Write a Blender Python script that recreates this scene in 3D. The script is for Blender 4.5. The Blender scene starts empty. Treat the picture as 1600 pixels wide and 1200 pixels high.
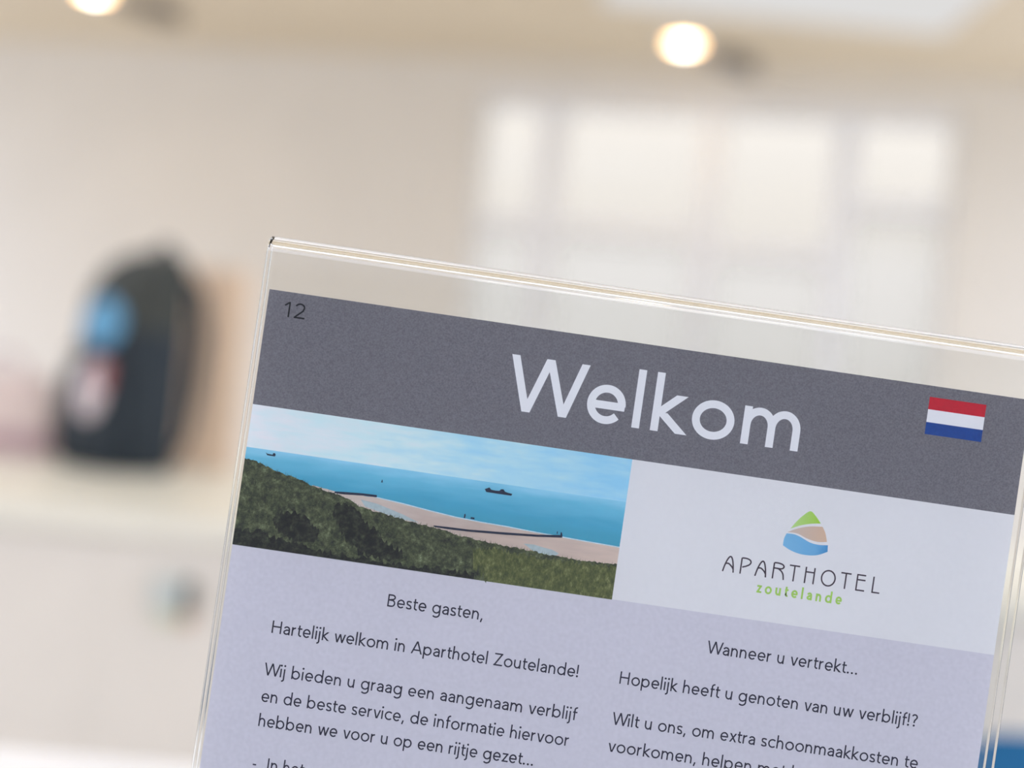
import bpy, bmesh, math, random
from mathutils import Vector, Matrix

C = bpy.context.scene.collection
S = bpy.context.scene
random.seed(7)
PI = math.pi

# ------------------------------------------------------------------ camera
EYE = 1.14                     # lens height
FOCUS = 0.3889                 # distance to the printed sheet
cam_data = bpy.data.cameras.new('camera')
cam_data.lens = 50.0
cam_data.sensor_width = 36.0
cam_data.clip_start = 0.02
cam_data.dof.use_dof = True
cam_data.dof.focus_distance = FOCUS
cam_data.dof.aperture_fstop = 4.0
cam = bpy.data.objects.new('camera', cam_data)
C.objects.link(cam)
cam.matrix_world = (Matrix.Translation((0, 0, EYE)) @ Matrix.Rotation(math.radians(90), 4, 'X')
                    @ Matrix.Rotation(math.radians(5.3), 4, 'Z'))
S.camera = cam

# ------------------------------------------------------------------ world: bright overcast daylight
W = bpy.data.worlds.new('overcast_sky')
S.world = W
W.use_nodes = True
SKY_LOW, SKY_HIGH = 1.27, 4.6
bg = W.node_tree.nodes['Background']
bg.inputs['Color'].default_value = (0.90, 0.97, 1.19, 1)
_n = W.node_tree.nodes
_tc = _n.new('ShaderNodeTexCoord'); _sx = _n.new('ShaderNodeSeparateXYZ')
_mr = _n.new('ShaderNodeMapRange')          # overcast sky: the zenith is far brighter than the horizon
_mr.inputs[1].default_value = 0.0; _mr.inputs[2].default_value = 1.0
_mr.inputs[3].default_value = SKY_LOW; _mr.inputs[4].default_value = SKY_HIGH
W.node_tree.links.new(_tc.outputs['Generated'], _sx.inputs[0])
W.node_tree.links.new(_sx.outputs[2], _mr.inputs[0])
W.node_tree.links.new(_mr.outputs[0], bg.inputs['Strength'])

S.view_settings.view_transform = 'Standard'
S.view_settings.look = 'None'
S.view_settings.exposure = 0.0
S.view_settings.gamma = 1.0
S.view_settings.use_curve_mapping = False

# ------------------------------------------------------------------ helpers
def lin(c):
    c = c / 255.0
    return c / 12.92 if c <= 0.04045 else ((c + 0.055) / 1.055) ** 2.4

def rgb(r, g, b):
    return (lin(r), lin(g), lin(b))

PAPER = (205, 210, 222)
def ink(r, g, b, k=0.80):
    """reflectance of an ink, relative to the bare white paper"""
    return tuple(min(0.9, lin(v) / lin(p) * k) for v, p in zip((r, g, b), PAPER))

def new_mat(name):
    m = bpy.data.materials.new(name)
    m.use_nodes = True
    nt = m.node_tree
    nt.nodes.clear()
    out = nt.nodes.new('ShaderNodeOutputMaterial')
    return m, nt, out

def mat(name, col, rough=0.6, var=0.06, scale=8.0, detail=3.0, bump=0.0, metallic=0.0, spec=0.5, trans=0.0):
    m, nt, out = new_mat(name)
    p = nt.nodes.new('ShaderNodeBsdfPrincipled')
    p.inputs['Roughness'].default_value = rough
    p.inputs['Metallic'].default_value = metallic
    p.inputs['Specular IOR Level'].default_value = spec
    tc = nt.nodes.new('ShaderNodeTexCoord')
    no = nt.nodes.new('ShaderNodeTexNoise')
    no.inputs['Scale'].default_value = scale
    no.inputs['Detail'].default_value = detail
    nt.links.new(tc.outputs['Object'], no.inputs['Vector'])
    mx = nt.nodes.new('ShaderNodeMix'); mx.data_type = 'RGBA'
    a = tuple(max(0, v * (1 - var)) for v in col); b = tuple(min(1, v * (1 + var)) for v in col)
    mx.inputs[6].default_value = (*a, 1); mx.inputs[7].default_value = (*b, 1)
    mr = nt.nodes.new('ShaderNodeMapRange')
    mr.inputs[1].default_value = 0.3; mr.inputs[2].default_value = 0.7
    nt.links.new(no.outputs['Fac'], mr.inputs[0])
    nt.links.new(mr.outputs[0], mx.inputs[0])
    nt.links.new(mx.outputs[2], p.inputs['Base Color'])
    if bump:
        bp = nt.nodes.new('ShaderNodeBump')
        bp.inputs['Strength'].default_value = bump
        bp.inputs['Distance'].default_value = 0.002
        nt.links.new(no.outputs['Fac'], bp.inputs['Height'])
        nt.links.new(bp.outputs['Normal'], p.inputs['Normal'])
    nt.links.new(p.outputs[0], out.inputs[0])
    return m

def multi_mat(name, cols, scale, detail=4.0, nrough=0.65, rough=0.7, spec=0.0, stretch=(1, 1, 1)):
    """a noise ramp through several ink colours: cols = [(pos, col), ...]"""
    m, nt, out = new_mat(name)
    p = nt.nodes.new('ShaderNodeBsdfPrincipled')
    p.inputs['Roughness'].default_value = rough
    p.inputs['Specular IOR Level'].default_value = spec
    tc = nt.nodes.new('ShaderNodeTexCoord')
    mp = nt.nodes.new('ShaderNodeMapping'); mp.inputs['Scale'].default_value = stretch
    no = nt.nodes.new('ShaderNodeTexNoise')
    no.inputs['Scale'].default_value = scale; no.inputs['Detail'].default_value = detail
    no.inputs['Roughness'].default_value = nrough
    cr = nt.nodes.new('ShaderNodeValToRGB')
    while len(cr.color_ramp.elements) < len(cols):
        cr.color_ramp.elements.new(0.5)
    for e, (pos, c) in zip(cr.color_ramp.elements, cols):
        e.position = pos; e.color = (*c, 1)
    nt.links.new(tc.outputs['Object'], mp.inputs['Vector'])
    nt.links.new(mp.outputs[0], no.inputs['Vector'])
    nt.links.new(no.outputs['Fac'], cr.inputs[0])
    nt.links.new(cr.outputs[0], p.inputs['Base Color'])
    nt.links.new(p.outputs[0], out.inputs[0])
    return m

def gradient_mat(name, stops, axis, lo, hi, nscale=200.0, namp=0.25, stretch=(1, 1, 1), grain=0.05):
    """printed picture tone running along one axis of the sheet, broken up by noise"""
    m, nt, out = new_mat(name)
    p = nt.nodes.new('ShaderNodeBsdfPrincipled')
    p.inputs['Roughness'].default_value = 0.7
    p.inputs['Specular IOR Level'].default_value = 0.0
    tc = nt.nodes.new('ShaderNodeTexCoord')
    sp = nt.nodes.new('ShaderNodeSeparateXYZ')
    nt.links.new(tc.outputs['Object'], sp.inputs[0])
    mr = nt.nodes.new('ShaderNodeMapRange'); mr.clamp = False
    mr.inputs[1].default_value = lo; mr.inputs[2].default_value = hi
    nt.links.new(sp.outputs[axis], mr.inputs[0])
    mp = nt.nodes.new('ShaderNodeMapping'); mp.inputs['Scale'].default_value = stretch
    nt.links.new(tc.outputs['Object'], mp.inputs['Vector'])
    no = nt.nodes.new('ShaderNodeTexNoise'); no.inputs['Scale'].default_value = nscale
    no.inputs['Detail'].default_value = 5.0
    nt.links.new(mp.outputs[0], no.inputs['Vector'])
    sub = nt.nodes.new('ShaderNodeMath'); sub.operation = 'SUBTRACT'; sub.inputs[1].default_value = 0.5
    mul = nt.nodes.new('ShaderNodeMath'); mul.operation = 'MULTIPLY'; mul.inputs[1].default_value = namp * 2
    add = nt.nodes.new('ShaderNodeMath'); add.operation = 'ADD'
    nt.links.new(no.outputs['Fac'], sub.inputs[0]); nt.links.new(sub.outputs[0], mul.inputs[0])
    nt.links.new(mul.outputs[0], add.inputs[0]); nt.links.new(mr.outputs[0], add.inputs[1])
    cr = nt.nodes.new('ShaderNodeValToRGB')
    while len(cr.color_ramp.elements) < len(stops):
        cr.color_ramp.elements.new(0.5)
    for e, (pos, c) in zip(cr.color_ramp.elements, stops):
        e.position = pos; e.color = (*c, 1)
    nt.links.new(add.outputs[0], cr.inputs[0])
    nt.links.new(cr.outputs[0], p.inputs['Base Color'])
    nt.links.new(p.outputs[0], out.inputs[0])
    return m

def glass_mat(name, col=(1, 1, 1), ior=1.49, rough=0.0):
    m, nt, out = new_mat(name)
    g = nt.nodes.new('ShaderNodeBsdfGlass')
    g.inputs['IOR'].default_value = ior
    g.inputs['Roughness'].default_value = rough
    tc = nt.nodes.new('ShaderNodeTexCoord')
    no = nt.nodes.new('ShaderNodeTexNoise'); no.inputs['Scale'].default_value = 30
    nt.links.new(tc.outputs['Object'], no.inputs['Vector'])
    mx = nt.nodes.new('ShaderNodeMix'); mx.data_type = 'RGBA'
    mx.inputs[6].default_value = (*col, 1); mx.inputs[7].default_value = (*(v * 0.985 for v in col), 1)
    nt.links.new(no.outputs['Fac'], mx.inputs[0]); nt.links.new(mx.outputs[2], g.inputs['Color'])
    nt.links.new(g.outputs[0], out.inputs[0])
    return m

def pane_mat(name, tint, diffuse=0.0, dcol=(0.9, 0.9, 0.9)):
    """thin window glass: see-through with a Fresnel sheen, optionally frosted"""
    m, nt, out = new_mat(name)
    t = nt.nodes.new('ShaderNodeBsdfTransparent'); t.inputs[0].default_value = (*tint, 1)
    g = nt.nodes.new('ShaderNodeBsdfGlossy'); g.inputs['Roughness'].default_value = 0.03
    lw = nt.nodes.new('ShaderNodeLayerWeight'); lw.inputs[0].default_value = 0.5
    pw = nt.nodes.new('ShaderNodeMath'); pw.operation = 'POWER'; pw.inputs[1].default_value = 5.0
    f = nt.nodes.new('ShaderNodeMath'); f.operation = 'MULTIPLY_ADD'
    f.inputs[1].default_value = 0.96; f.inputs[2].default_value = 0.04
    nt.links.new(lw.outputs['Facing'], pw.inputs[0]); nt.links.new(pw.outputs[0], f.inputs[0])
    base = t
    if diffuse:
        tr = nt.nodes.new('ShaderNodeBsdfTranslucent'); tr.inputs[0].default_value = (*dcol, 1)
        mm = nt.nodes.new('ShaderNodeMixShader'); mm.inputs[0].default_value = diffuse
        nt.links.new(t.outputs[0], mm.inputs[1]); nt.links.new(tr.outputs[0], mm.inputs[2])
        base = mm
    mx = nt.nodes.new('ShaderNodeMixShader')
    nt.links.new(f.outputs[0], mx.inputs[0])
    nt.links.new(base.outputs[0], mx.inputs[1]); nt.links.new(g.outputs[0], mx.inputs[2])
    nt.links.new(mx.outputs[0], out.inputs[0])
    return m

def glow_mat(name, col, strength):
    m, nt, out = new_mat(name)
    e = nt.nodes.new('ShaderNodeEmission')
    e.inputs[0].default_value = (*col, 1); e.inputs[1].default_value = strength
    nt.links.new(e.outputs[0], out.inputs[0])
    return m

def obj(name, bm, m, parent=None, smooth=None, loc=None, rot=None):
    me = bpy.data.meshes.new(name)
    bm.normal_update()
    bm.to_mesh(me); bm.free()
    for q in (m if isinstance(m, (list, tuple)) else [m]):
        me.materials.append(q)
    if smooth is not None:
        for p in me.polygons:
            p.use_smooth = True
        me.set_sharp_from_angle(angle=math.radians(smooth))
    o = bpy.data.objects.new(name, me)
    C.objects.link(o)
    if parent: o.parent = parent
    if loc: o.location = loc
    if rot: o.rotation_euler = rot
    return o

def tag(o, label, cat, group=None):
    o['label'] = label; o['category'] = cat
    if group: o['group'] = group
    return o

def thing(name, label, cat, loc=(0, 0, 0), rotz=0.0, group=None):
    o = bpy.data.objects.new(name, None); C.objects.link(o)
    o.empty_display_size = 0.05
    o.location = loc; o.rotation_euler = (0, 0, rotz)
    return tag(o, label, cat, group)

def struct(name, bm, m, loc=None, rot=None, parent=None, smooth=None):
    o = obj(name, bm, m, parent, smooth, loc, rot)
    if parent is None: o['kind'] = 'structure'
    return o

def box(bm, x0, x1, y0, y1, z0, z1, bev=0.0):
    r = bmesh.ops.create_cube(bm, size=1.0)
    vs = r['verts']
    for v in vs:
        v.co = Vector((x0 + (v.co.x + .5) * (x1 - x0), y0 + (v.co.y + .5) * (y1 - y0), z0 + (v.co.z + .5) * (z1 - z0)))
    if bev:
        es = list({e for v in vs for e in v.link_edges})
        bmesh.ops.bevel(bm, geom=es, offset=bev, segments=3, affect='EDGES', profile=0.5)
    return bm

def nbox(*a, bev=0.0):
    return box(bmesh.new(), *a, bev=bev)

def loft(bm, rings, cap=True, closed=True):
    vr = [[bm.verts.new(p) for p in r] for r in rings]
    n = len(vr[0])
    for a, b in zip(vr[:-1], vr[1:]):
        for i in range(n if closed else n - 1):
            j = (i + 1) % n
            bm.faces.new((a[i], a[j], b[j], b[i]))
    if cap:
        bm.faces.new(list(reversed(vr[0]))); bm.faces.new(vr[-1])
    return bm

def tube(bm, pts, r, n=10):
    pts = [Vector(p) for p in pts]
    rings = []
    up = Vector((0.13, 0.27, 1)).normalized()
    for i, p in enumerate(pts):
        t = (pts[min(i + 1, len(pts) - 1)] - pts[max(i - 1, 0)]).normalized()
        u = t.cross(up)
        if u.length < 1e-3: u = t.cross(Vector((1, 0, 0)))
        u.normalize(); v = t.cross(u)
        rr = r[i] if isinstance(r, (list, tuple)) else r
        rings.append([p + u * rr * math.cos(2 * PI * k / n) + v * rr * math.sin(2 * PI * k / n) for k in range(n)])
    return loft(bm, rings)

def lathe(bm, prof, n=32):
    rings = [[(r * math.cos(2 * PI * k / n), r * math.sin(2 * PI * k / n), z) for k in range(n)] for r, z in prof]
    return loft(bm, rings)

def superring(hx, y0, y1, z, e=4.0, n=40, cx=0.0):
    cy, hy = (y0 + y1) / 2, (y1 - y0) / 2
    out = []
    for k in range(n):
        a = 2 * PI * k / n
        c, s = math.cos(a), math.sin(a)
        out.append((cx + hx * math.copysign(abs(c) ** (2 / e), c), cy + hy * math.copysign(abs(s) ** (2 / e), s), z))
    return out

# ------------------------------------------------------------------ materials of the place
M = {}
M['wall'] = mat('painted_plaster', (0.79, 0.74, 0.64), 0.8, 0.02, 3.0)
M['ceiling'] = mat('ceiling_paint', (0.75, 0.65, 0.48), 0.85, 0.03, 2.0)
M['floor'] = mat('floor_vinyl', (0.55, 0.50, 0.44), 0.5, 0.06, 5.0)
M['rear'] = mat('added_rear_wall_paint', (0.20, 0.19, 0.19), 0.85, 0.05, 3.0)  # dark tone for the added wall behind the camera
M['white_frame'] = mat('white_lacquer', (0.86, 0.86, 0.84), 0.4, 0.02, 6.0)
M['worktop'] = mat('cream_worktop', (0.775, 0.735, 0.60), 0.35, 0.03, 14.0)
M['cabinet'] = mat('cream_cabinet_front', (0.72, 0.66, 0.555), 0.45, 0.02, 6.0)
M['desk'] = mat('white_desk_laminate', (0.95, 0.94, 0.91), 0.35, 0.02, 9.0)
M['steel'] = mat('brushed_steel', (0.55, 0.55, 0.55), 0.35, 0.05, 40.0, metallic=1.0)
M['pane'] = pane_mat('window_glass', (0.765, 0.72, 0.63))
M['added_roof_pane'] = pane_mat('added_roof_glass', (0.80, 0.78, 0.74))  # glazing of the added roof opening
M['frosted'] = pane_mat('frosted_film_glass', (0.70, 0.65, 0.555), 0.25, (0.8, 0.8, 0.76))
M['lamp'] = glow_mat('warm_lamp', (1.0, 0.94, 0.82), 16.0)
M['lamp_ring'] = glow_mat('warm_lamp_lens', (1.0, 0.62, 0.28), 17.0)
M['diffuser'] = glow_mat('panel_diffuser', (0.74, 0.73, 0.72), 1.0)
M['bronze'] = mat('dark_bronze', (0.25, 0.22, 0.18), 0.5, 0.08, 20.0)

# ------------------------------------------------------------------ the room
WROT = math.atan(-0.236)       # the far wall runs slightly away to the left
WORG = (0.0, 5.966, 0.0)
CEIL = EYE + 1.36

def wall_y(x):
    return 5.966 - 0.236 * x

bm = bmesh.new()
WX0, WX1, WZ0, WZ1 = -0.25, 1.70, 1.12, 2.36           # window opening in wall coordinates
box(bm, -3.8, WX0, 0, 0.18, 0, 3.0)
box(bm, WX1, 2.6, 0, 0.18, 0, 3.0)
box(bm, WX0, WX1, 0, 0.18, 0, WZ0)
box(bm, WX0, WX1, 0, 0.18, WZ1, 3.0)
struct('wall_back', bm, M['wall'], WORG, (0, 0, WROT))

bm = bmesh.new()
SKY_Y0, SKY_Y1, SKY_X0, SKY_X1 = 2.75, 3.95, -2.0, 2.3       # unseen roof opening, added to let daylight onto counter and wall
loft(bm, [[(-3.7, SKY_Y1, z), (2.5, SKY_Y1, z), (2.5, wall_y(2.5) - 0.004, z), (-3.7, wall_y(-3.7) - 0.004, z)] for z in (CEIL, CEIL + 0.12)])
box(bm, -3.7, 2.5, -0.5, SKY_Y0, CEIL, CEIL + 0.12)
box(bm, -3.7, SKY_X0, SKY_Y0, SKY_Y1, CEIL, CEIL + 0.12); box(bm, SKY_X1, 2.5, SKY_Y0, SKY_Y1, CEIL, CEIL + 0.12)
struct('ceiling', bm, M['ceiling'])
bm = bmesh.new()
loft(bm, [[(-4.8, -3.4, z), (4.2, -3.4, z), (4.2, wall_y(4.2) - 0.004, z), (-4.8, wall_y(-4.8) - 0.004, z)] for z in (-0.1, 0.0)])
struct('added_roof_window', nbox(SKY_X0 + .002, SKY_X1 - .002, SKY_Y0 + .002, SKY_Y1 - .002, CEIL + 0.05, CEIL + 0.054), M['added_roof_pane'])  # pane in the unseen opening added to brighten the room
struct('floor', bm, M['floor'])
struct('added_rear_wall', nbox(-3.2, 3.2, -3.4, -3.2, 0, 1.75), M['rear'])  # unseen wall added behind the camera to darken reflections in the acrylic

bm = bmesh.new()
box(bm, -3.8, 2.6, -0.015, -0.001, 0.0, 0.09, 0.004)
struct('baseboard_back', bm, M['white_frame'], WORG, (0, 0, WROT))

# the window: outer frame, three mullions, transoms, clear upper panes, frosted lower panes
win = bpy.data.objects.new('window_1', None); C.objects.link(win)
win.location = WORG; win.rotation_euler = (0, 0, WROT); win['kind'] = 'structure'
bm = bmesh.new()
e = 0.05
box(bm, WX0, WX1, 0.02, 0.10, WZ1 - e, WZ1, 0.005); box(bm, WX0, WX1, 0.02, 0.10, WZ0, WZ0 + e, 0.005)
box(bm, WX0, WX0 + e * .6, 0.02, 0.10, WZ0 + e, WZ1 - e, 0.005); box(bm, WX1 - e * .6, WX1, 0.02, 0.10, WZ0 + e, WZ1 - e, 0.005)
obj('window_frame', bm, M['white_frame'], win)
edges = [WX0 + e * .6, 0.069, 0.742, 1.280, WX1 - e * .6]
mw = 0.05
for x in edges[1:-1]:
    obj('mullion', nbox(x - mw, x + mw, 0.025, 0.095, WZ0 + e, WZ1 - e, bev=0.006), M['white_frame'], win)
trans = [1.81, 1.81, 1.765, 1.975]
for i in range(4):
    x0 = edges[i] + (mw if i else 0); x1 = edges[i + 1] - (mw if i < 3 else 0)
    zt = trans[i]
    obj('transom', nbox(x0, x1, 0.03, 0.09, zt - 0.035, zt + 0.035, bev=0.005), M['white_frame'], win)
    obj('pane', nbox(x0, x1, 0.058, 0.062, zt + 0.035, WZ1 - e), M['pane'], win)
    obj('frosted_pane', nbox(x0, x1, 0.058, 0.062, WZ0 + e, zt - 0.035), M['frosted'], win)
obj('window_sill', nbox(WX0 - 0.04, WX1 + 0.04, -0.10, 0.02, WZ0 - 0.035, WZ0, bev=0.006), M['white_frame'], win)

# ------------------------------------------------------------------ ceiling lamps
def ceiling_spot(x, y, label, watts):
    t = thing('ceiling_spotlight', label, 'lamp', (x, y, CEIL), 0.0, 'warm ceiling spotlights')
    obj('trim_ring', lathe(bmesh.new(), [(0.0685, 0), (0.082, 0), (0.082, -0.008), (0.076, -0.012), (0.0685, -0.010)]), M['white_frame'], t, 30)
    obj('bulb', lathe(bmesh.new(), [(0.001, -0.006), (0.027, -0.006), (0.027, -0.014), (0.020, -0.022), (0.001, -0.025)]), M['lamp'], t, 40)
    obj('lens_ring', lathe(bmesh.new(), [(0.028, -0.004), (0.068, -0.004), (0.068, -0.009), (0.028, -0.012)]), M['lamp_ring'], t, 40)
    a = Vector((0.075, 0.03, -0.03)); b = Vector((0.30, 0.16, -0.05))
    obj('arm', tube(bmesh.new(), [a, a.lerp(b, .3), a.lerp(b, .7), b], [0.022, 0.03, 0.034, 0.03], 14), M['bronze'], t, 40)
    obj('mounting_plate', lathe(bmesh.new(), [(0.001, 0), (0.05, 0), (0.05, -0.02), (0.001, -0.022)]), M['bronze'], t, 30, loc=(0.24, 0.125, 0))
    ld = bpy.data.lights.new('spotlight_beam', 'SPOT')
    ld.energy = watts; ld.color = (1.0, 0.78, 0.52); ld.spot_size = math.radians(165); ld.spot_blend = 0.6
    ld.shadow_soft_size = 0.05
    lo = bpy.data.objects.new('spotlight_beam', ld); C.objects.link(lo)
    lo.parent = t; lo.location = (0, 0, -0.04)
    return t
ceiling_spot(0.534, 5.42, 'glowing warm ceiling spotlight with dark arm, above the window and right of centre', 4.0)
ceiling_spot(-1.735, 5.46, 'glowing warm ceiling spotlight cut by the top edge, above the dark backpack', 3.0)

t = thing('light_panel', 'white rectangular light panel set in the beige ceiling', 'ceiling light', (0.78, 4.62, CEIL))
obj('diffuser', nbox(-0.58, 0.58, -0.30, 0.30, -0.012, -0.004), M['diffuser'], t)
bm = bmesh.new()
for a in ((-0.60, 0.60, 0.30, 0.32), (-0.60, 0.60, -0.32, -0.30), (-0.60, -0.58, -0.30, 0.30), (0.58, 0.60, -0.30, 0.30)):
    box(bm, *a, -0.016, 0.0, 0.002)
obj('frame', bm, M['white_frame'], t)

# ------------------------------------------------------------------ counter
CT = EYE - 0.243               # worktop height
cab = thing('counter_cabinet', 'long cream counter cabinet with a boarded front, beneath the worktop', 'cabinet', (0.2, 2.66, 0))
obj('carcass', nbox(-2.2, 2.2, -0.48, 0.49, 0.10, CT - 0.04), M['cabinet'], cab)
bm = bmesh.new()
for i in range(22):
    x0 = -2.2 + i * 0.2
    box(bm, x0 + 0.0003, x0 + 0.1997, -0.502, -0.48, 0.10, CT - 0.04, 0.001)
obj('front_boards', bm, M['cabinet'], cab)
obj('plinth', nbox(-2.15, 2.15, -0.43, 0.44, 0.0, 0.10), M['bronze'], cab)
wt = tag(obj('worktop', nbox(-2.05, 2.45, 2.135, 3.18, CT - 0.04, CT, bev=0.006), M['worktop']),
         'cream worktop running the length of the counter, under the backpack', 'worktop')

# ------------------------------------------------------------------ backpack
M['pack'] = mat('slate_nylon', (0.032, 0.041, 0.049), 0.75, 0.15, 60.0, bump=0.1, spec=0.2)
M['pack_top'] = mat('olive_grey_nylon', (0.056, 0.060, 0.053), 0.75, 0.12, 60.0, bump=0.1, spec=0.2)
M['pack_trim'] = mat('black_webbing', (0.02, 0.024, 0.03), 0.6, 0.1, 90.0)
M['blue_patch'] = mat('blue_print', (0.10, 0.32, 0.50), 0.6, 0.12, 30.0)
M['pale_patch'] = mat('pale_pink_print', (0.66, 0.56, 0.55), 0.6, 0.1, 30.0)
M['red_patch'] = mat('rust_red_print', (0.35, 0.11, 0.10), 0.6, 0.1, 30.0)

bp = thing('backpack', 'dark slate backpack with a blue and a pink patch, standing on the worktop', 'backpack',
           (-0.766, 2.86, CT), math.radians(-42))
prof = [  # z, half width, front y, back y
    (0.000, .096, -.060, .060), (0.012, .108, -.072, .068), (0.10, .112, -.080, .070), (0.20, .112, -.080, .070),
    (0.28, .111, -.077, .070), (0.34, .109, -.069, .070), (0.375, .105, -.054, .069), (0.407, .098, -.030, .068),
    (0.428, .086, -.004, .066), (0.440, .064, .018, .062), (0.444, .042, .030, .056)]

def front_y(z):
    for (z0, _, y0, _), (z1, _, y1, _) in zip(prof[:-1], prof[1:]):
        if z0 <= z <= z1:
            return y0 + (y1 - y0) * (z - z0) / (z1 - z0)
    return prof[-1][2]
bm = loft(bmesh.new(), [superring(hw, yf, yb, z) for z, hw, yf, yb in prof])
for f in bm.faces:
    f.material_index = 1 if f.calc_center_median().z > 0.27 and f.calc_center_median().y < 0.045 else 0
obj('body', bm, [M['pack'], M['pack_top']], bp, 60)
bm = loft(bmesh.new(), [superring(hw, yf, -.06, z) for z, hw, yf in
          ((.003, .090, -.088), (.012, .098, -.106), (.09, .098, -.116), (.16, .092, -.112), (.205, .086, -.098), (.215, .076, -.084))])
obj('front_pocket', bm, M['pack'], bp, 60)
pts = [(-.098, -.082, .222), (-.06, -.088, .236), (0, -.090, .240), (.06, -.088, .236), (.098, -.082, .222)]
obj('zip', tube(bmesh.new(), pts, 0.004, 8), M['pack_trim'], bp, 60)
pts = [(.03 * math.cos(a), .055, .432 + .028 * math.sin(a)) for a in [PI * k / 10 for k in range(11)]]
obj('handle', tube(bmesh.new(), pts, 0.007, 8), M['pack_trim'], bp, 60)
for s in (-1, 1):
    pts = [(s * .05, .066, .41), (s * .06, .100, .37), (s * .065, .115, .28), (s * .07, .105, .18), (s * .085, .085, .08), (s * .09, .062, .04)]
    obj('shoulder_strap', tube(bmesh.new(), pts, [.008, .015, .016, .015, .009, .006], 10), M['pack_trim'], bp, 60)

def patch(cx, cz, rx, rz, yfun, off, n=36, lens=0.004):
    bm = bmesh.new()
    rings = []
    for k in (1.0, 0.96, 0.6, 0.2):
        ring = []
        for i in range(n):
            a = 2 * PI * i / n
            x = cx + rx * k * math.cos(a); z = cz + rz * k * math.sin(a)
            ring.append((x, yfun(z) - (off if k < 1 else -0.004) - lens * (1 - k), z))
        rings.append(ring)
    return loft(bm, rings)
obj('blue_patch', patch(0.004, 0.288, 0.068, 0.052, front_y, 0.004), M['blue_patch'], bp, 50)['label'] = 'blue rounded patch'
obj('pale_patch', patch(0.042, 0.158, 0.044, 0.060, lambda z: -.116 + .02 * ((z - .1) / .1) ** 2 * .5, 0.004), M['pale_patch'], bp, 50)['label'] = 'pale pink oval patch'
obj('red_patch', patch(0.080, 0.186, 0.017, 0.034, lambda z: -.112, 0.004), M['red_patch'], bp, 50)['label'] = 'rust red patch'

# ------------------------------------------------------------------ cardboard box and pink bag
M['card'] = mat('brown_cardboard', (0.84, 0.64, 0.46), 0.8, 0.06, 25.0)
M['tape'] = mat('packing_tape', (0.50, 0.38, 0.25), 0.3, 0.05, 25.0)
cb = thing('cardboard_box', 'tall light brown cardboard box standing behind the backpack', 'box', (-0.672, 3.06, CT), math.radians(3))
obj('box_body', nbox(-.088, .088, -.05, .05, 0, .425, bev=.003), M['card'], cb)
bm = bmesh.new()
box(bm, -.086, .086, -.049, -.001, .425, .429, .001); box(bm, -.086, .086, .001, .049, .425, .429, .001)
obj('flap', bm, M['card'], cb)
obj('tape', nbox(-.089, .089, -.02, .02, .4291, .4300), M['tape'], cb)

M['pink'] = mat('pale_pink_paper', (0.84, 0.69, 0.63), 0.7, 0.06, 20.0)
M['mauve'] = mat('mauve_cord', (0.52, 0.36, 0.38), 0.7, 0.06, 20.0)
pb = thing('paper_bag', 'pale pink paper bag on the worktop left of the backpack', 'bag', (-1.045, 2.93, CT), math.radians(12))
bm = loft(bmesh.new(), [superring(hx, -hy, hy, z, 8) for z, hx, hy in
          ((0, .105, .045), (.01, .108, .047), (.08, .106, .046), (.15, .100, .036), (.172, .098, .032))], cap=False)
bmesh.ops.holes_fill(bm, edges=[e for e in bm.edges if e.is_boundary and e.verts[0].co.z < .005], sides=0)
bmesh.ops.solidify(bm, geom=bm.faces[:], thickness=0.002)
obj('bag_body', bm, M['pink'], pb, 40)
obj('base_band', loft(bmesh.new(), [superring(hx, -hy, hy, z, 8) for z, hx, hy in ((.012, .110, .049), (.055, .1095, .0485))], cap=False),
    M['mauve'], pb, 40)['label'] = 'mauve band around the foot of the bag'
for y in (-.030, .030):
    obj('bag_handle', tube(bmesh.new(), [(-.04, y, .16), (-.035, y, .195), (0, y, .215), (.035, y, .195), (.04, y, .16)], .003, 8), M['mauve'], pb, 60)

# ------------------------------------------------------------------ small box on the counter front
M['teal'] = mat('grey_teal_plastic', (0.52, 0.555, 0.50), 0.4, 0.05, 40.0)
M['dark_grey'] = mat('dark_grey_plastic', (0.06, 0.065, 0.055), 0.5, 0.06, 40.0)
M['tan'] = mat('tan_leather_tag', (0.60, 0.36, 0.22), 0.7, 0.06, 40.0)
M['sage'] = mat('pale_sage_label', (0.60, 0.60, 0.42), 0.6, 0.04, 40.0)
FY = 2.66 - 0.502
wb = thing('wall_box', 'small grey-teal box mounted on the cream counter front', 'switch box', (-0.482, FY, 0.764))
obj('housing', nbox(-.028, .018, -.024, -.0005, -.012, .038, bev=.004), M['teal'], wb)
obj('side_cover', nbox(.019, .031, -.026, -.0005, -.012, .036, bev=.003), M['dark_grey'], wb)['label'] = 'dark grey side cover'
obj('label_plate', nbox(-.020, .016, -.016, -.0005, -.034, -.013, bev=.002), M['sage'], wb)['label'] = 'pale sage lower plate'
obj('tag', nbox(.017, .031, -.012, -.0005, -.036, -.0135, bev=.002), M['tan'], wb)['label'] = 'tan tag'

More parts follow.
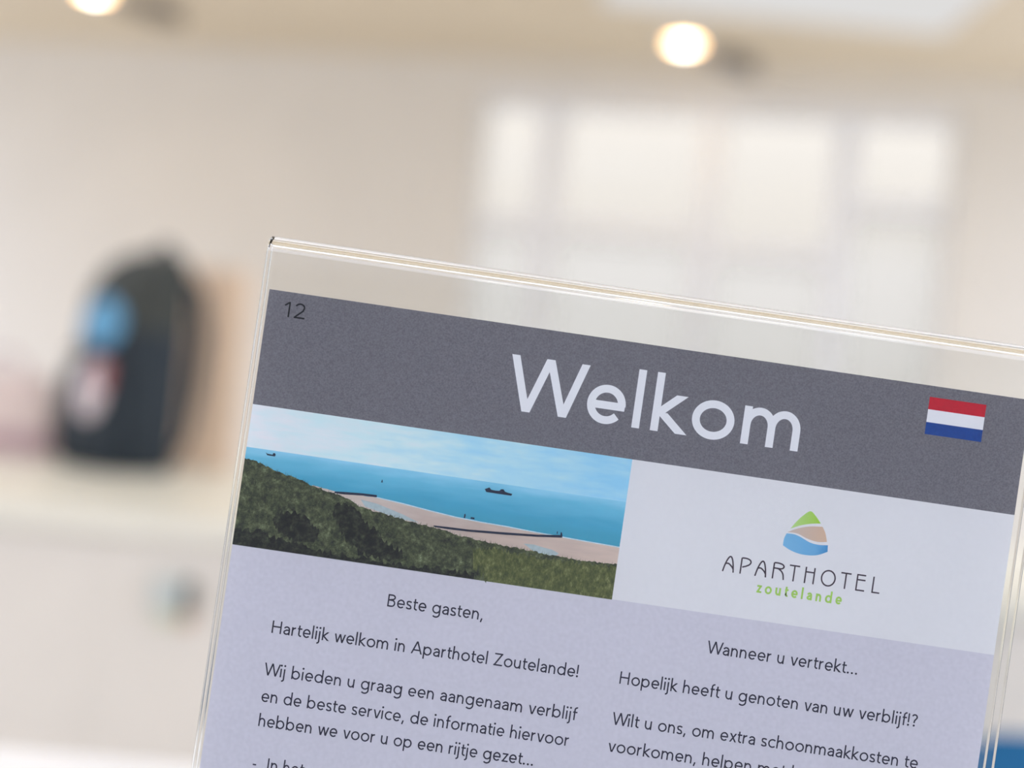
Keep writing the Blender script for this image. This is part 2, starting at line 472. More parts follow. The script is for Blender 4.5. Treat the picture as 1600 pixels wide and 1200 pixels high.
# ------------------------------------------------------------------ blue chair between desk and counter
M['blue'] = mat('blue_plastic', (0.006, 0.10, 0.225), 0.5, 0.08, 12.0, spec=0.2)
ch = thing('chair', 'blue moulded chair tucked between the white desk and the counter', 'chair', (0.72, 1.60, 0))
rings = []
for k in range(13):
    u = -1 + 2 * k / 12
    x = .25 * u
    ztop = .800 - .06 * abs(u) ** 5
    yb = 0.05 * (u * u)
    rings.append([(x, yb - .010, .50), (x, yb - .010, ztop - .012), (x, yb, ztop), (x, yb + .010, ztop - .012), (x, yb + .010, .50)])
obj('backrest', loft(bmesh.new(), rings), M['blue'], ch, 50)
obj('seat', loft(bmesh.new(), [superring(.22, .02, .42, z, 4) if 0 < i < 3 else superring(.205, .035, .405, z, 4) for i, z in enumerate((.432, .438, .458, .464))]), M['blue'], ch, 50)
for sx in (-1, 1):
    for y0, y1 in ((.08, .03), (.36, .43)):
        obj('leg', tube(bmesh.new(), [(sx * .16, y0, .431), (sx * .19, y1, 0.0)], [.014, .010], 12), M['steel'], ch, 50)
    obj('back_strut', tube(bmesh.new(), [(sx * .15, .06, .445), (sx * .16, .045, .50), (sx * .16, .036, .60)], .011, 10), M['steel'], ch, 50)

# ------------------------------------------------------------------ white desk under the sign
DT = EYE - 0.2925
dk = thing('desk', 'plain white desk that carries the acrylic sign holder', 'desk', (0.1, 0.56, 0))
obj('desk_top', nbox(-1.3, 1.3, -0.46, 0.462, DT - .03, DT, bev=.003), M['desk'], dk)
for x in (-1.22, 1.22):
    for y in (-.40, .40):
        obj('leg', nbox(x - .025, x + .025, y - .025, y + .025, 0, DT - .03, bev=.003), M['white_frame'], dk)

# ------------------------------------------------------------------ the printed sheet
TILT = math.radians(3.0)       # the holder stands a touch crooked
K = 0.21 / 1200.0              # one layout unit of the sheet; 1200 units = 210 mm
SH_W, SH_H = 0.210, 0.297
# top-left corner of the sheet, then the root at the middle of its bottom edge
tl = Vector((-0.06826, FOCUS, EYE + 0.01967))
ROTY = Matrix.Rotation(TILT, 3, 'Y')
root_loc = tl + ROTY @ Vector((SH_W / 2, 0, -SH_H))

def L(a, b):
    return (a * K - SH_W / 2, SH_H - b * K)

sheet = thing('information_sheet', 'printed welcome sheet with a grey Welkom heading and beach picture, inside the clear holder', 'sign', root_loc)
sheet.rotation_euler = (0, TILT, 0)

LAYER = 0.00001
def flat(bm, pts, layer, mi=0):
    vs = []
    for a, b in pts:
        x, z = L(a, b)
        vs.append(bm.verts.new((x, -0.0002 - layer * LAYER, z)))
    f = bm.faces.new(vs)
    f.normal_update()
    if f.normal.y > 0: f.normal_flip()
    f.material_index = mi
    return f

def rect(a0, a1, b0, b1):
    return [(a0, b0), (a1, b0), (a1, b1), (a0, b1)]

def ink_mat(name, c, var=0.05, scale=1500.0, k=0.80):
    return mat(name, ink(*c, k), 0.75, var, scale, 2.0, spec=0.0)

P = {}
P['body'] = ink_mat('lavender_stock', (189, 191, 209), 0.035, 900)
P['white'] = ink_mat('white_stock', (207, 211, 222), 0.015, 900)
P['head'] = ink_mat('grey_ink', (103, 104, 114), 0.20, 2600)
P['title'] = ink_mat('white_lettering', (224, 228, 238), 0.01)
P['num'] = ink_mat('black_ink', (18, 20, 24), 0.05)
P['text'] = ink_mat('charcoal_ink', (42, 42, 60), 0.05)
P['logo_text'] = ink_mat('plum_grey_ink', (62, 54, 66), 0.05)
P['green'] = gradient_mat('leaf_green_ink', [(0, ink(166, 203, 132)), (1, ink(146, 192, 68))], 0, L(860, 0)[0], L(900, 0)[0], 900, .1)
P['green_text'] = ink_mat('green_lettering', (152, 194, 96), 0.05)
P['tan'] = gradient_mat('sand_ink', [(0, ink(186, 174, 170)), (1, ink(194, 168, 150))], 0, L(860, 0)[0], L(915, 0)[0], 900, .1)
P['blue'] = gradient_mat('sea_blue_ink', [(0, ink(110, 170, 215)), (.7, ink(98, 160, 210)), (1, ink(62, 135, 195))], 0, L(850, 0)[0], L(920, 0)[0], 900, .1)
P['red'] = ink_mat('flag_red', (178, 22, 44), 0.08)
P['fwhite'] = ink_mat('flag_white', (225, 228, 240), 0.01)
P['fblue'] = ink_mat('flag_blue', (12, 62, 140), 0.10)

bm = nbox(-SH_W / 2, SH_W / 2, -0.0002, 0.0002, 0, SH_H)
obj('paper', bm, P['body'], sheet)
bm = bmesh.new(); flat(bm, rect(0, 1200, 0, 181), 1)
obj('heading_band', bm, P['head'], sheet)['label'] = 'grey band across the head of the sheet'
bm = bmesh.new(); flat(bm, rect(598, 1200, 181, 401.5), 1)
obj('logo_panel', bm, P['white'], sheet)['label'] = 'white panel behind the hotel logo'

# --- the beach picture
sky_m = gradient_mat('print_sky', [(0.0, ink(136, 196, 236)), (.35, ink(164, 210, 240)), (.6, ink(192, 222, 242)), (1.0, ink(222, 233, 242))], 0,
                     L(640, 0)[0], L(-60, 0)[0], 170, 0.55, (0.45, 1, 1.9))
sea_m = gradient_mat('print_sea', [(0.0, ink(134, 196, 230)), (.25, ink(98, 176, 212)), (.6, ink(70, 156, 194)), (1.0, ink(62, 148, 180))], 2,
                     L(0, 246)[1], L(0, 318)[1], 260, 0.22, (0.25, 1, 1.4))
sand_m = gradient_mat('print_sand', [(0, ink(192, 182, 180)), (.5, ink(178, 164, 160)), (1, ink(194, 178, 172))], 0, L(130, 0)[0], L(600, 0)[0], 400, .5, (0.3, 1, 1.6))
wet_m = ink_mat('print_wet_sand', (158, 176, 186), 0.08, 900)
dune_m = multi_mat('print_dune', [(0.34, ink(18, 22, 26)), (.44, ink(44, 52, 42)), (.52, ink(68, 76, 56)), (.60, ink(98, 110, 84)), (.70, ink(168, 178, 152))], 380, 12, 0.85)
bush_m = multi_mat('print_bush', [(0.32, ink(12, 14, 20)), (.48, ink(26, 30, 30)), (.58, ink(50, 58, 46)), (.70, ink(104, 114, 92))], 420, 12, 0.85)
grass_m = multi_mat('print_grass', [(0.32, ink(36, 44, 34)), (.45, ink(66, 76, 46)), (.56, ink(94, 102, 64)), (.70, ink(160, 160, 124))], 600, 12, 0.85, stretch=(1.3, 1, .75))
dark_m = ink_mat('print_dark', (34, 44, 66), 0.2)
foam_m = ink_mat('print_foam', (176, 206, 224), 0.1)
mats = [sky_m, sea_m, sand_m, wet_m, dune_m, bush_m, grass_m, dark_m, foam_m]

def jitter(pts, amp, step):
    out = []
    for (a0, b0), (a1, b1) in zip(pts[:-1], pts[1:]):
        n = max(1, int(math.hypot(a1 - a0, b1 - b0) / step))
        for i in range(n):
            out.append((a0 + (a1 - a0) * i / n, b0 + (b1 - b0) * i / n + random.uniform(-amp, amp)))
    out.append(pts[-1])
    return out

dune = [(0, 266.5), (18.9, 269.2), (40.7, 275.6), (62.4, 281.6), (88.2, 287.0), (110.0, 293.4), (127.2, 297.1), (148.7, 301.5),
        (170.4, 307.5), (188.2, 315.3), (205.3, 318.2), (230.8, 321.6), (256.3, 325.0), (281.9, 328.7), (307.1, 330.1), (328.6, 334.4),
        (358.4, 338.4), (392.1, 341.0), (425.8, 343.2), (459.3, 344.6), (493.0, 347.1), (522.3, 347.9), (551.6, 348.6), (576.5, 347.5), (598, 346.1)]
shore = [(110, 293.0), (126.9, 295.1), (152.4, 298.0), (210.5, 297.6), (252.8, 301.2), (295.3, 306.0), (337.6, 310.2), (379.6, 312.4), (421.4, 313.4),
         (463.4, 315.6), (505.3, 317.0), (547.2, 318.4), (598, 319.9)]
bm = bmesh.new()
flat(bm, rect(0, 598, 181, 250), 1, 0)
flat(bm, rect(0, 598, 248.3, 330), 2, 1)
flat(bm, jitter(shore, .5, 6) + [(598, 360), (110, 360)], 3, 2)
flat(bm, [(a, b - 1.2) for a, b in shore[3:]] + [(a, b + .4) for a, b in reversed(shore[3:])], 4, 8)
flat(bm, [(188, 304.0), (213, 306.8), (232, 311.4), (258, 318.1), (283, 326.7), (250, 325.1), (228, 320.4), (196, 314.0)], 4, 3)
flat(bm, [(449, 335.5), (465, 334.6), (481, 337.0), (495, 338.6), (506, 342.9), (500, 348), (470, 347)], 4, 3)
top = jitter(dune, 1.4, 3.0)
flat(bm, top + [(598, 402), (0, 402)], 5, 4)
# darker thicket and the lighter olive grass on the right
flat(bm, jitter([(150, 318), (168, 311), (188, 322), (205, 340), (222, 352), (240, 366), (262, 372), (270, 384)], 6, 3) +
     jitter([(250, 394), (215, 392), (196, 386), (178, 372), (160, 352), (148, 334)], 6, 3), 6, 5)
flat(bm, jitter([(60, 344), (84, 338), (112, 348), (132, 366), (126, 380)], 6, 3) + jitter([(96, 384), (70, 372), (56, 356)], 6, 3), 6, 5)
flat(bm, jitter([(0, 380), (40, 374), (90, 388), (150, 392), (250, 396), (380, 392)], 5, 3) + [(380, 402), (0, 402)], 6, 5)
flat(bm, jitter([(372, 356), (398, 350), (440, 352), (490, 354), (540, 352), (598, 351)], 4, 2) + [(598, 402), (400, 402)] + jitter([(400, 400), (376, 380)], 6, 2), 7, 6)
for i in range(150):                                   # grass blades standing above the dune line
    a = random.uniform(4, 596); b = 346
    for (a0, b0), (a1, b1) in zip(dune[:-1], dune[1:]):
        if a0 <= a <= a1: b = b0 + (b1 - b0) * (a - a0) / (a1 - a0)
    h = random.uniform(2, 5); d = random.uniform(-2, 2)
    flat(bm, [(a - .5, b + 2), (a + d, b - h), (a + .5, b + 2)], 8 + i % 3, 4 if a < 420 else 6)
# breakwaters, ship, buoy, walkers
flat(bm, [(146, 297.5), (160, 296.2), (188, 294.2), (212, 293.6), (212.5, 297), (190, 297.6), (160, 300), (146, 300)], 12, 7)
flat(bm, [(306, 327.6), (330, 326.8), (360, 326.2), (420, 322.2), (470, 318.4), (504, 314), (504, 309.5), (505.5, 309.5), (507.2, 313.5), (507.4, 317.6), (470, 321.8),
          (420, 325.8), (360, 329.4), (330, 330.2), (308, 330)], 12, 7)
flat(bm, [(498, 313), (498, 309), (499.3, 309), (499.3, 313)], 13, 7)
flat(bm, [(377, 260), (380, 258.6), (384, 256.5), (387, 259.5), (394, 260), (400, 259.5), (402, 256.8), (406, 256.2), (409, 259.6), (414, 260.6), (420.5, 261.4), (419.6, 264.4), (380, 264.2)], 12, 7)
flat(bm, [(31, 252.8), (34, 254.4), (42, 254.8), (43, 252), (45.5, 252), (47, 254.4), (46, 257), (34, 256.8)], 12, 7)
flat(bm, [(215.6, 273), (216.4, 268.6), (217.2, 268.6), (218.2, 273)], 12, 7)
flat(bm, [(351, 309.5), (351.4, 303), (352.8, 302.4), (353.6, 305), (353.2, 309.5)], 12, 7)
flat(bm, [(361.5, 309), (362, 306.4), (367.6, 306.4), (368, 309)], 12, 7)
obj('beach_picture', bm, mats, sheet)['label'] = 'printed picture of dunes, sea and sky'

# --- flag
bm = bmesh.new()
flat(bm, rect(1043, 1132, 17.5, 37), 2, 0); flat(bm, rect(1043, 1132, 37, 57), 2, 1); flat(bm, rect(1043, 1132, 57, 76), 2, 2)
obj('flag', bm, [P['red'], P['fwhite'], P['fblue']], sheet)['label'] = 'red, white and blue striped flag'

# --- logo mark
def smooth_closed(pts, corners, n=6):
    """Catmull-Rom through pts, with sharp corners at the given indices"""
    N = len(pts); out = []
    for i in range(N):
        p0, p1, p2, p3 = pts[i - 1], pts[i], pts[(i + 1) % N], pts[(i + 2) % N]
        if i in corners: p0 = p1
        if (i + 1) % N in corners: p3 = p2
        for k in range(n):
            t = k / n
            out.append(tuple(0.5 * (2 * p1[j] + (p2[j] - p0[j]) * t + (2 * p0[j] - 5 * p1[j] + 4 * p2[j] - p3[j]) * t * t
                                    + (3 * p1[j] - p0[j] - 3 * p2[j] + p3[j]) * t ** 3) for j in (0, 1)))
    return out
bm = bmesh.new()
flat(bm, smooth_closed([(884.5, 221), (893.4, 226.9), (903.2, 237.6), (887.8, 240.3), (872.5, 245.0), (857.5, 252.4), (864.8, 240.7), (873.8, 229.6)], {2, 5}), 2, 0)
flat(bm, smooth_closed([(853.8, 258.3), (868.1, 250.6), (886.6, 244.6), (906.6, 242.2), (912.4, 251.4), (916.8, 264.6), (902.2, 266.7), (885.9, 264.1), (869.2, 258.4)], {0, 3, 5}), 2, 1)
flat(bm, smooth_closed([(852.7, 260.4), (864.2, 260.2), (875.1, 263.0), (890.2, 269.2), (904.5, 271.0), (919.0, 269.6), (920.0, 279.8), (903.4, 287.6), (882.5, 289.6), (864.4, 286.4), (849.6, 279.8), (849.8, 269.3)],
                       {0, 5, 6, 10}), 2, 2)
obj('logo_mark', bm, [P['green'], P['tan'], P['blue']], sheet)['label'] = 'rounded green, tan and blue hill emblem'

# ------------------------------------------------------------------ lettering drawn with a pen of constant width
def arc(cx, cy, rx, ry, a0, a1, n=18):
    return [(cx + rx * math.cos(math.radians(a0 + (a1 - a0) * i / n)), cy + ry * math.sin(math.radians(a0 + (a1 - a0) * i / n))) for i in range(n + 1)]

def spline(pts, n=7):
    out = []
    for i in range(len(pts) - 1):
        p0 = pts[max(i - 1, 0)]; p1 = pts[i]; p2 = pts[i + 1]; p3 = pts[min(i + 2, len(pts) - 1)]
        for k in range(n):
            t = k / n
            out.append(tuple(0.5 * (2 * p1[j] + (p2[j] - p0[j]) * t + (2 * p0[j] - 5 * p1[j] + 4 * p2[j] - p3[j]) * t * t
                                    + (3 * p1[j] - p0[j] - 3 * p2[j] + p3[j]) * t ** 3) for j in (0, 1)))
    out.append(pts[-1])
    return out

X, CAP, ASC, DSC = 69.0, 100.0, 106.0, 30.0
def glyph(ch, s):
    """(advance, left ink, right ink, strokes, dots); a stroke is (points, level_cut)"""
    h = s / 2.0
    st = []; dots = []
    def add(pts, cut=False): st.append((pts, cut))
    def vert(x, y0, y1): st.append(([(x, y0), (x, y1)], False))
    if ch == ' ': return 36, 0, 0, st, dots
    if ch in 'nhmru':
        w = 54.0
        if ch in 'nh':
            vert(h, 0, X if ch == 'n' else ASC)
            ry = X * .40
            add(arc(w / 2, X - h - ry, w / 2 - h, ry, 178, 0) + [(w - h, 0)])
        if ch == 'm':
            w = 92.0; vert(h, 0, X); ry = X * .38; q = (w - s) / 2
            add(arc(h + q / 2, X - h - ry, q / 2, ry, 178, 0) + [(h + q, 0)])
            add(arc(h + q * 1.5, X - h - ry, q / 2, ry, 178, 0) + [(h + 2 * q, 0)])
        if ch == 'r':
            w = 31.0; vert(h, 0, X); add(arc(h + 23, X - h - 26, 23, 26, 178, 82))
        if ch == 'u':
            vert(w - h, 0, X); ry = X * .40
            add([(h, X)] + arc(w / 2, h + ry, w / 2 - h, ry, 180, 358))
        return w + 15, 0, w, st, dots
    if ch in 'oecbdpqg':
        w = 68.0; ry = X / 2 - h + 1.0
        if ch == 'o':
            add(arc(w / 2, X / 2, w / 2 - h, ry, 0, 360, 40)); return w + 11, 0, w, st, dots
        if ch == 'e':
            w = 62.0
            add(arc(w / 2, X / 2, w / 2 - h, ry, -2, 318, 36)); add([(h, X / 2 - h * .2), (w - h * .3, X / 2 - h * .2)])
            return w + 11, 0, w, st, dots
        if ch == 'c':
            w = 58.0; add(arc(34, X / 2, 34 - h, ry, 46, 314, 30)); return w + 8, 0, w, st, dots
        w = 66.0
        if ch in 'bp':
            vert(h, 0 if ch == 'b' else -DSC, ASC if ch == 'b' else X)
            add(arc(w / 2, X / 2, w / 2 - h, ry, 0, 360, 40))
        if ch in 'dqg':
            vert(w - h, 0 if ch == 'd' else (-DSC if ch == 'q' else -4), ASC if ch == 'd' else X)
            add(arc(w / 2, X / 2, w / 2 - h, ry, 0, 360, 40))
            if ch == 'g':
                add([(w - h, 2)] + arc(w / 2, -4, w / 2 - h, DSC - h, 0, -142, 18))
        return w + 14, 0, w, st, dots
    if ch == 'a':
        w = 51.0
        add(arc(w * .49, X - h - 20, w * .51 - h, 20, 158, 0, 16) + [(w - h, 0)])
        add([(w - h, X * .56), (w * .46, X * .56)] + arc(w * .42, X * .30, w * .42 - h, X * .27 - h + 1, 100, 270, 16)
            + arc(w * .42, X * .34, w * .58 - h, X * .34 - h, 275, 350, 10))
        return w + 13, 0, w, st, dots
    if ch == 's':
        w = 44.0
        add(spline([(w * .90, X * .83), (w * .72, X - h * 1.3), (w * .47, X - h), (w * .2, X * .9 - h * .4), (h * 1.1, X * .73), (w * .26, X * .56), (w * .70, X * .44),
                    (w - h, X * .25), (w * .80, h * 1.5), (w * .5, h), (w * .25, h * 1.4), (w * .05, X * .2)]))
        return w + 10, 0, w, st, dots
    if ch in 'tf':
        w = 37.0
        if ch == 't':
            add([(13, X + 21), (13, 20)] + arc(28, 19 + h * .3, 15, 19 - h * .7, 180, 290, 10)); add([(0, X - h), (w - 2, X - h)])
        else:
            add([(13, 0), (13, ASC - 24)] + arc(31, ASC - 24, 18, 24 - h, 180, 80, 12)); add([(0, X - h), (w - 3, X - h)])
        return w + 6, 0, w, st, dots
    if ch in 'il':
        vert(h, 0, X if ch == 'i' else ASC)
        if ch == 'i': dots.append((h, X + 25, s * .72))
        return s + 15, 0, s, st, dots
    if ch == 'j':
        add([(h, X), (h, -16)] + arc(h - 15, -14, 15, 14, -10, -95, 8)); dots.append((h, X + 25, s * .72))
        return s + 15, -2, s, st, dots
    if ch == 'k':
        w = 55.0; vert(h, 0, ASC); add([(w - s * .75, X), (s * .7, X * .47)], True); add([(s * 1.1, X * .50), (w - s * .4, 0)], True)
        return w + 7, 0, w, st, dots
    if ch in 'vwxz':
        if ch == 'v':
            w = 58.0; add([(h, X), (w / 2 - h * .2, 0)], True); add([(w - h, X), (w / 2 + h * .2, 0)], True)
        if ch == 'w':
            w = 88.0
            for p, q in (((h, X), (w * .28, 0)), ((w / 2, X), (w * .28, 0)), ((w / 2, X), (w * .72, 0)), ((w - h, X), (w * .72, 0))): add([p, q], True)
        if ch == 'x':
            w = 54.0; add([(h, X), (w - h, 0)], True); add([(w - h, X), (h, 0)], True)
        if ch == 'z':
            w = 50.0; add([(2, X - h), (w - 1, X - h)]); add([(w - s * .7, X - s * .6), (s * .7, s * .6)], True); add([(0, h), (w, h)])
        return w + 7, 0, w, st, dots
    if ch == 'W':
        w = 124.0
        for p, q in (((h, CAP), (w * .27, 0)), ((w / 2, CAP), (w * .27, 0)), ((w / 2, CAP), (w * .73, 0)), ((w - h, CAP), (w * .73, 0))): add([p, q], True)
        return w + 1, 0, w, st, dots
    if ch == 'A':
        w = 88.0; add([(h, 0), (w / 2, CAP)], True); add([(w - h, 0), (w / 2, CAP)], True); add([(w * .2, 30), (w * .8, 30)])
        return w + 8, 0, w, st, dots
    if ch == 'B':
        w = 62.0; vert(h, 0, CAP)
        add([(h, CAP - h), (32, CAP - h)] + arc(32, 76.5, 23, 23.5 - h, 90, -90, 14) + [(h, 53)])
        add([(h, 53), (34, 53)] + arc(34, 26.5 + h / 2, 28 - h, 26.5 - h / 2, 90, -90, 14) + [(h, h)])
        return w + 13, 0, w, st, dots
    if ch == 'H':
        w = 76.0; vert(h, 0, CAP); vert(w - h, 0, CAP); add([(h, 53), (w - h, 53)]); return w + 17, 0, w, st, dots
    if ch == 'I':
        vert(h, 0, CAP); return s + 18, 0, s, st, dots
    if ch == 'Z':
        w = 70.0; add([(3, CAP - h), (w - 2, CAP - h)]); add([(w - s * .8, CAP - s * .6), (s * .8, s * .6)], True); add([(0, h), (w, h)]); return w + 11, 0, w, st, dots
    if ch == '!':
        vert(h + 1, 28, CAP); dots.append((h + 1, s * .72, s * .75)); return s + 17, 0, s + 2, st, dots
    if ch == '?':
        w = 50.0; add(arc(24, 76, 24 - h, 24 - h, 165, -40, 18) + [(27, 50), (24, 38), (24, 28)]); dots.append((24, s * .72, s * .75)); return w + 10, 0, w, st, dots
    if ch == '.':
        dots.append((h + 1, s * .7, s * .72)); return s + 21, 0, s + 2, st, dots
    if ch == ',':
        add([(12, s * 1.2), (4, -17)]); return 31, 0, 16, st, dots
    if ch == '-':
        add([(0, 34), (24, 34)]); return 36, 0, 24, st, dots
    if ch == '1':
        vert(30, 0, CAP); add([(30 - h * .4, CAP - h * .8), (6, CAP - 26)]); return 56, 2, 36, st, dots
    if ch == '2':
        w = 58.0; add(arc(29, 73, 27 - h, 27 - h, 165, -28, 18) + [(46, 52), (8, s * .8)]); add([(2, h), (w, h)]); return w + 12, 0, w, st, dots
    raise ValueError(ch)

def ribbon(bm, pts, half, cut, layer):
    """a flat pen stroke: mitred joints, square or level-cut ends"""
    P2 = [Vector(p) for p in pts]
    P2 = [p for i, p in enumerate(P2) if i == 0 or (p - P2[i - 1]).length > 1e-6]
    closed = (P2[0] - P2[-1]).length < 1e-4 and len(P2) > 4
    if closed: P2 = P2[:-1]
    n = len(P2); left = []; right = []
    for i in range(n):
        a = P2[i - 1] if (i > 0 or closed) else None
        b = P2[(i + 1) % n] if (i < n - 1 or closed) else None
        d0 = (P2[i] - a).normalized() if a is not None else None
        d1 = (b - P2[i]).normalized() if b is not None else None
        if d0 is None: d0 = d1
        if d1 is None: d1 = d0
        n0 = Vector((-d0.y, d0.x)); n1 = Vector((-d1.y, d1.x))
        m = (n0 + n1)
        m = n0 if m.length < 1e-4 else m.normalized()
        off = half / max(0.45, m.dot(n0))
        l = P2[i] + m * off; r = P2[i] - m * off
        if cut and not closed and i in (0, n - 1) and abs(d0.y) > 0.3:
            l = l + d0 * ((P2[i].y - l.y) / d0.y); r = r + d0 * ((P2[i].y - r.y) / d0.y)
        left.append(l); right.append(r)
    lv = [bm.verts.new((*_xz(p, layer),)) for p in left]
    rv = [bm.verts.new((*_xz(p, layer),)) for p in right]
    for i in range(n if closed else n - 1):
        j = (i + 1) % n
        f = bm.faces.new((lv[i], rv[i], rv[j], lv[j]))
        f.normal_update()
        if f.normal.y > 0: f.normal_flip()

def _xz(p, layer):
    x, z = L(p.x, p.y)
    return (x, -0.0002 - layer * LAYER, z)

def write(bm, text, a0, a1, base, cap, pen, gl=glyph, track=0.0):
    sy = cap / 100.0
    s = pen / sy
    gs = [gl(c, s) for c in text]
    total = sum(g[0] + track for g in gs[:-1]) - gs[0][1] + gs[-1][2]
    sx = (a1 - a0) / total if a1 is not None else sy
    x = -gs[0][1]
    lay = 3.0
    for adv, l, r, strokes, dots in gs:
        for pts, cut in strokes:
            ribbon(bm, [(a0 + (x + px) * sx, base - py * sy) for px, py in pts], pen / 2, cut, lay)
            lay = 3.0 + (lay - 3.0 + 0.35) % 2.8
        for cx, cy, rr in dots:
            c = [(a0 + (x + cx) * sx + rr * sy * math.cos(2 * PI * k / 14), base - cy * sy + rr * sy * math.sin(2 * PI * k / 14)) for k in range(14)]
            flat(bm, c, lay)
        x += adv + track

bm = bmesh.new(); write(bm, 'Welkom', 388.5, 851.8, 132.0, 86.5, 12.2)
obj('title', bm, P['title'], sheet)['label'] = 'white heading lettering reading Welkom'
bm = bmesh.new(); write(bm, '12', 26.5, 60.5, 39.2, 24.0, 2.5)
obj('page_number', bm, P['num'], sheet)['label'] = 'black number 12'

PEN, CP = 2.28, 19.6
paras = [
    ('left', [('Beste gasten,', 252.5, 402.5, 463.0)]),
    ('left', [('Hartelijk welkom in Aparthotel Zoutelande!', 80.0, 562.6, 529.8)]),
    ('left', [('Wij bieden u graag een aangenaam verblijf', 77.5, 571.0, 596.5),
              ('en de beste service, de informatie hiervoor', 79.5, 563.0, 638.0),
              ('hebben we voor u op een rijtje gezet...', 80.5, 513.0, 676.5)]),
    ('left', [('-', 81.0, 86.5, 743.5), ('In het s', 104.0, 178.0, 743.5)]),
    ('right', [('Wanneer u vertrekt...', 756.0, 992.5, 463.0)]),
    ('right', [('Hopelijk heeft u genoten van uw verblijf!?', 628.0, 1097.0, 530.0)]),
    ('right', [('Wilt u ons, om extra schoonmaakkosten te', 625.5, 1107.0, 594.5),
               ('voorkomen, helpen met h', 625.5, 925.0, 637.0)]),
]
for side, lines in paras:
    bm = bmesh.new()
    for tx, a0, a1, b in lines:
        write(bm, tx, a0, a1, b, CP, PEN)
    obj('text_paragraph', bm, P['text'], sheet)

def deco(ch, s):
    """the thin hand-drawn capitals of the hotel name"""
    h = s / 2; st = []
    def add(pts, cut=False): st.append((pts, cut))
    if ch == 'A':
        add(spline([(h, 0), (14, 42), (28, 80), (42, 100 - h), (54, 82), (64, 46), (70, 0)])); add(spline([(13, 48), (34, 52), (56, 36), (66, 22)])); return 108, 0, 72, st, []
    if ch == 'P':
        add([(h, 0), (h, 97)]); add(spline([(h, 97), (28, 98), (52, 92), (62, 78), (54, 62), (34, 50), (12, 42)])); return 92, 0, 62, st, []
    if ch == 'R':
        add([(h, 0), (h, 97)]); add(spline([(h, 97), (30, 98), (56, 92), (66, 78), (54, 66), (30, 65), (h, 65)])); add(spline([(30, 65), (52, 52), (66, 32), (72, 0)])); return 100, 0, 74, st, []
    if ch == 'T':
        add([(0, 100 - h), (64, 100 - h)]); add([(32, 100 - h), (32, 0)]); return 98, 0, 64, st, []
    if ch == 'H':
        add([(h, 0), (h, 100)]); add([(62 - h, 0), (62 - h, 100)]); add([(h, 70), (62 - h, 70)]); return 100, 0, 62, st, []
    if ch == 'O':
        add(arc(46, 50, 46 - h, 51 - h, 0, 360, 40)); return 120, 0, 92, st, []
    if ch == 'E':
        add([(56, 98), (h, 98), (h, h), (56, h)]); add([(h, 68), (56, 68)]); return 100, 0, 56, st, []
    if ch == 'L':
        add([(h, 100), (h, h), (50, h)]); return 80, 0, 50, st, []
bm = bmesh.new(); write(bm, 'APARTHOTEL', 761.0, 1009.0, 333.2, 25.6, 2.3, deco)
obj('logo_lettering', bm, P['logo_text'], sheet)['label'] = 'thin dark capitals under the emblem'
bm = bmesh.new(); write(bm, 'zoutelande', 819.0, 952.8, 358.4, 17.4, 2.9, glyph, 26)
obj('place_lettering', bm, P['green_text'], sheet)['label'] = 'green lower-case place name'

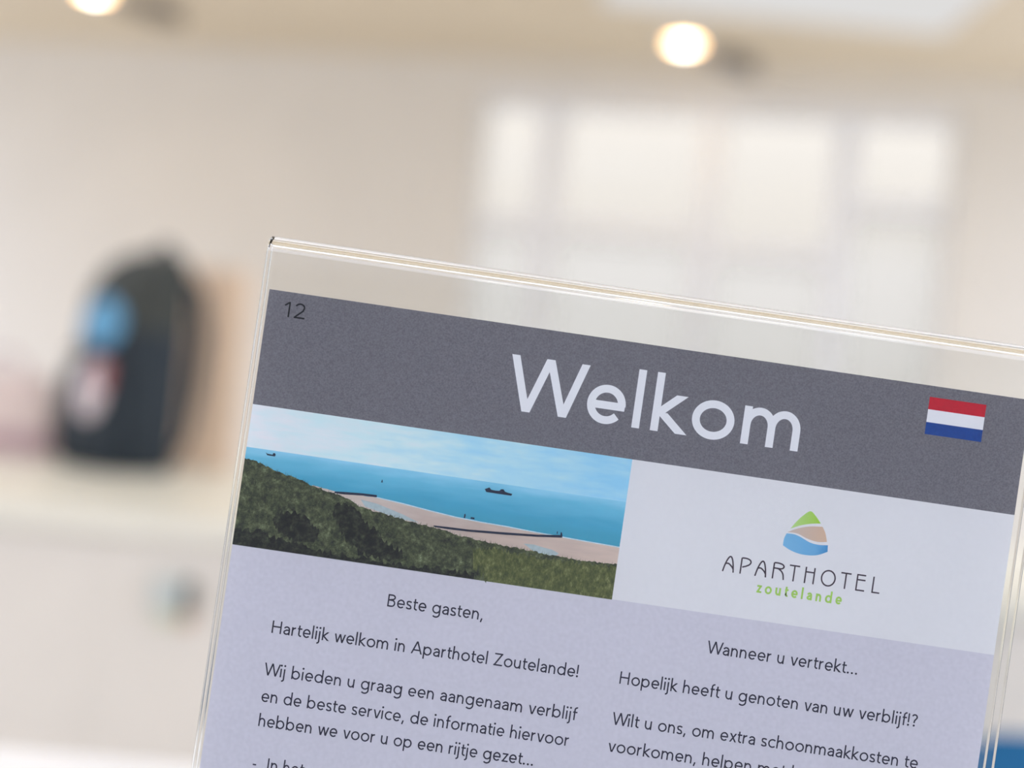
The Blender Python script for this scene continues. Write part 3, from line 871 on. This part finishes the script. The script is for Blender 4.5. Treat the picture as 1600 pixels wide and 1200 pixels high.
# ------------------------------------------------------------------ the acrylic holder
M['acrylic'] = glass_mat('clear_acrylic', (0.995, 0.997, 0.992))
hold = thing('sign_holder', 'clear folded acrylic sign holder standing on the white desk around the printed sheet', 'sign holder', root_loc + Vector((0, 0.0015, 0)))
hold.rotation_euler = (0, TILT, 0)
xa, xb = -11 * K - SH_W / 2, 1222 * K - SH_W / 2
ztop = SH_H + 83.5 * K
RO, RI = 0.0045, 0.0025
zc = ztop - RO
zb_world = (DT + 0.0034) - root_loc.z
prof = [(-RO, None), (-RO, 0.10)]
prof += [(RO * math.cos(PI - PI * k / 28), zc + RO * math.sin(PI - PI * k / 28)) for k in range(29)]
prof += [(RO, 0.10), (RO, None), (RI, None), (RI, 0.10)]
prof += [(RI * math.cos(PI * k / 20), zc + RI * math.sin(PI * k / 20)) for k in range(21)]
prof += [(-RI, 0.10), (-RI, None)]
def zlow(x):
    return (zb_world + math.sin(TILT) * x) / math.cos(TILT)
EDGE = 0.0004
def ring(x, inset=0.0):
    out = []
    for y, z in prof:
        yy = y
        if inset:
            out_side = abs(abs(y) - RO) < 1e-6 or (z is not None and z > zc and math.hypot(y, z - zc) > 0.0035)
            if z is not None and z > zc:
                r = math.hypot(y, z - zc); k = (r - inset) / r if out_side else (r + inset) / r
                out.append((x, y * k, zc + (z - zc) * k)); continue
            yy = y - math.copysign(inset, y) if out_side else y + math.copysign(inset, y)
        out.append((x, yy, zlow(x) if z is None else z))
    return out
bm = bmesh.new()
vr = []
for r_ in (ring(xa, EDGE), ring(xa + EDGE), ring(xb - EDGE), ring(xb, EDGE)):
    vr.append([bm.verts.new(p) for p in r_])
n = len(prof)
for A_, B_ in zip(vr[:-1], vr[1:]):
    for i in range(n):
        j = (i + 1) % n
        bm.faces.new((A_[i], B_[i], B_[j], A_[j]))
# end caps as quad strips between the outer and inner run of the U
def cap(vs, flip):
    no = 1 + 1 + 29 + 1 + 1                      # outer run
    outer = vs[:no]; inner = list(reversed(vs[no:]))
    m = len(inner)
    # walk both runs together
    i = j = 0
    while i < no - 1 or j < m - 1:
        if j == m - 1 or (i < no - 1 and (i + 1) / (no - 1) <= (j + 1) / (m - 1)):
            f = (outer[i], outer[i + 1], inner[j]); i += 1
        else:
            f = (outer[i], inner[j + 1], inner[j]); j += 1
        bm.faces.new(f if not flip else tuple(reversed(f)))
cap(vr[0], True); cap(vr[-1], False)
bmesh.ops.recalc_face_normals(bm, faces=bm.faces[:])
obj('panel', bm, M['acrylic'], hold, 35)
base = obj('base_plate', nbox(-0.108, 0.108, -0.012, 0.085, 0, 0.003, bev=0.0006), M['acrylic'], hold)
base.matrix_local = Matrix.Rotation(-TILT, 4, 'Y') @ Matrix.Translation((0, 0, DT + 0.0002 - root_loc.z))
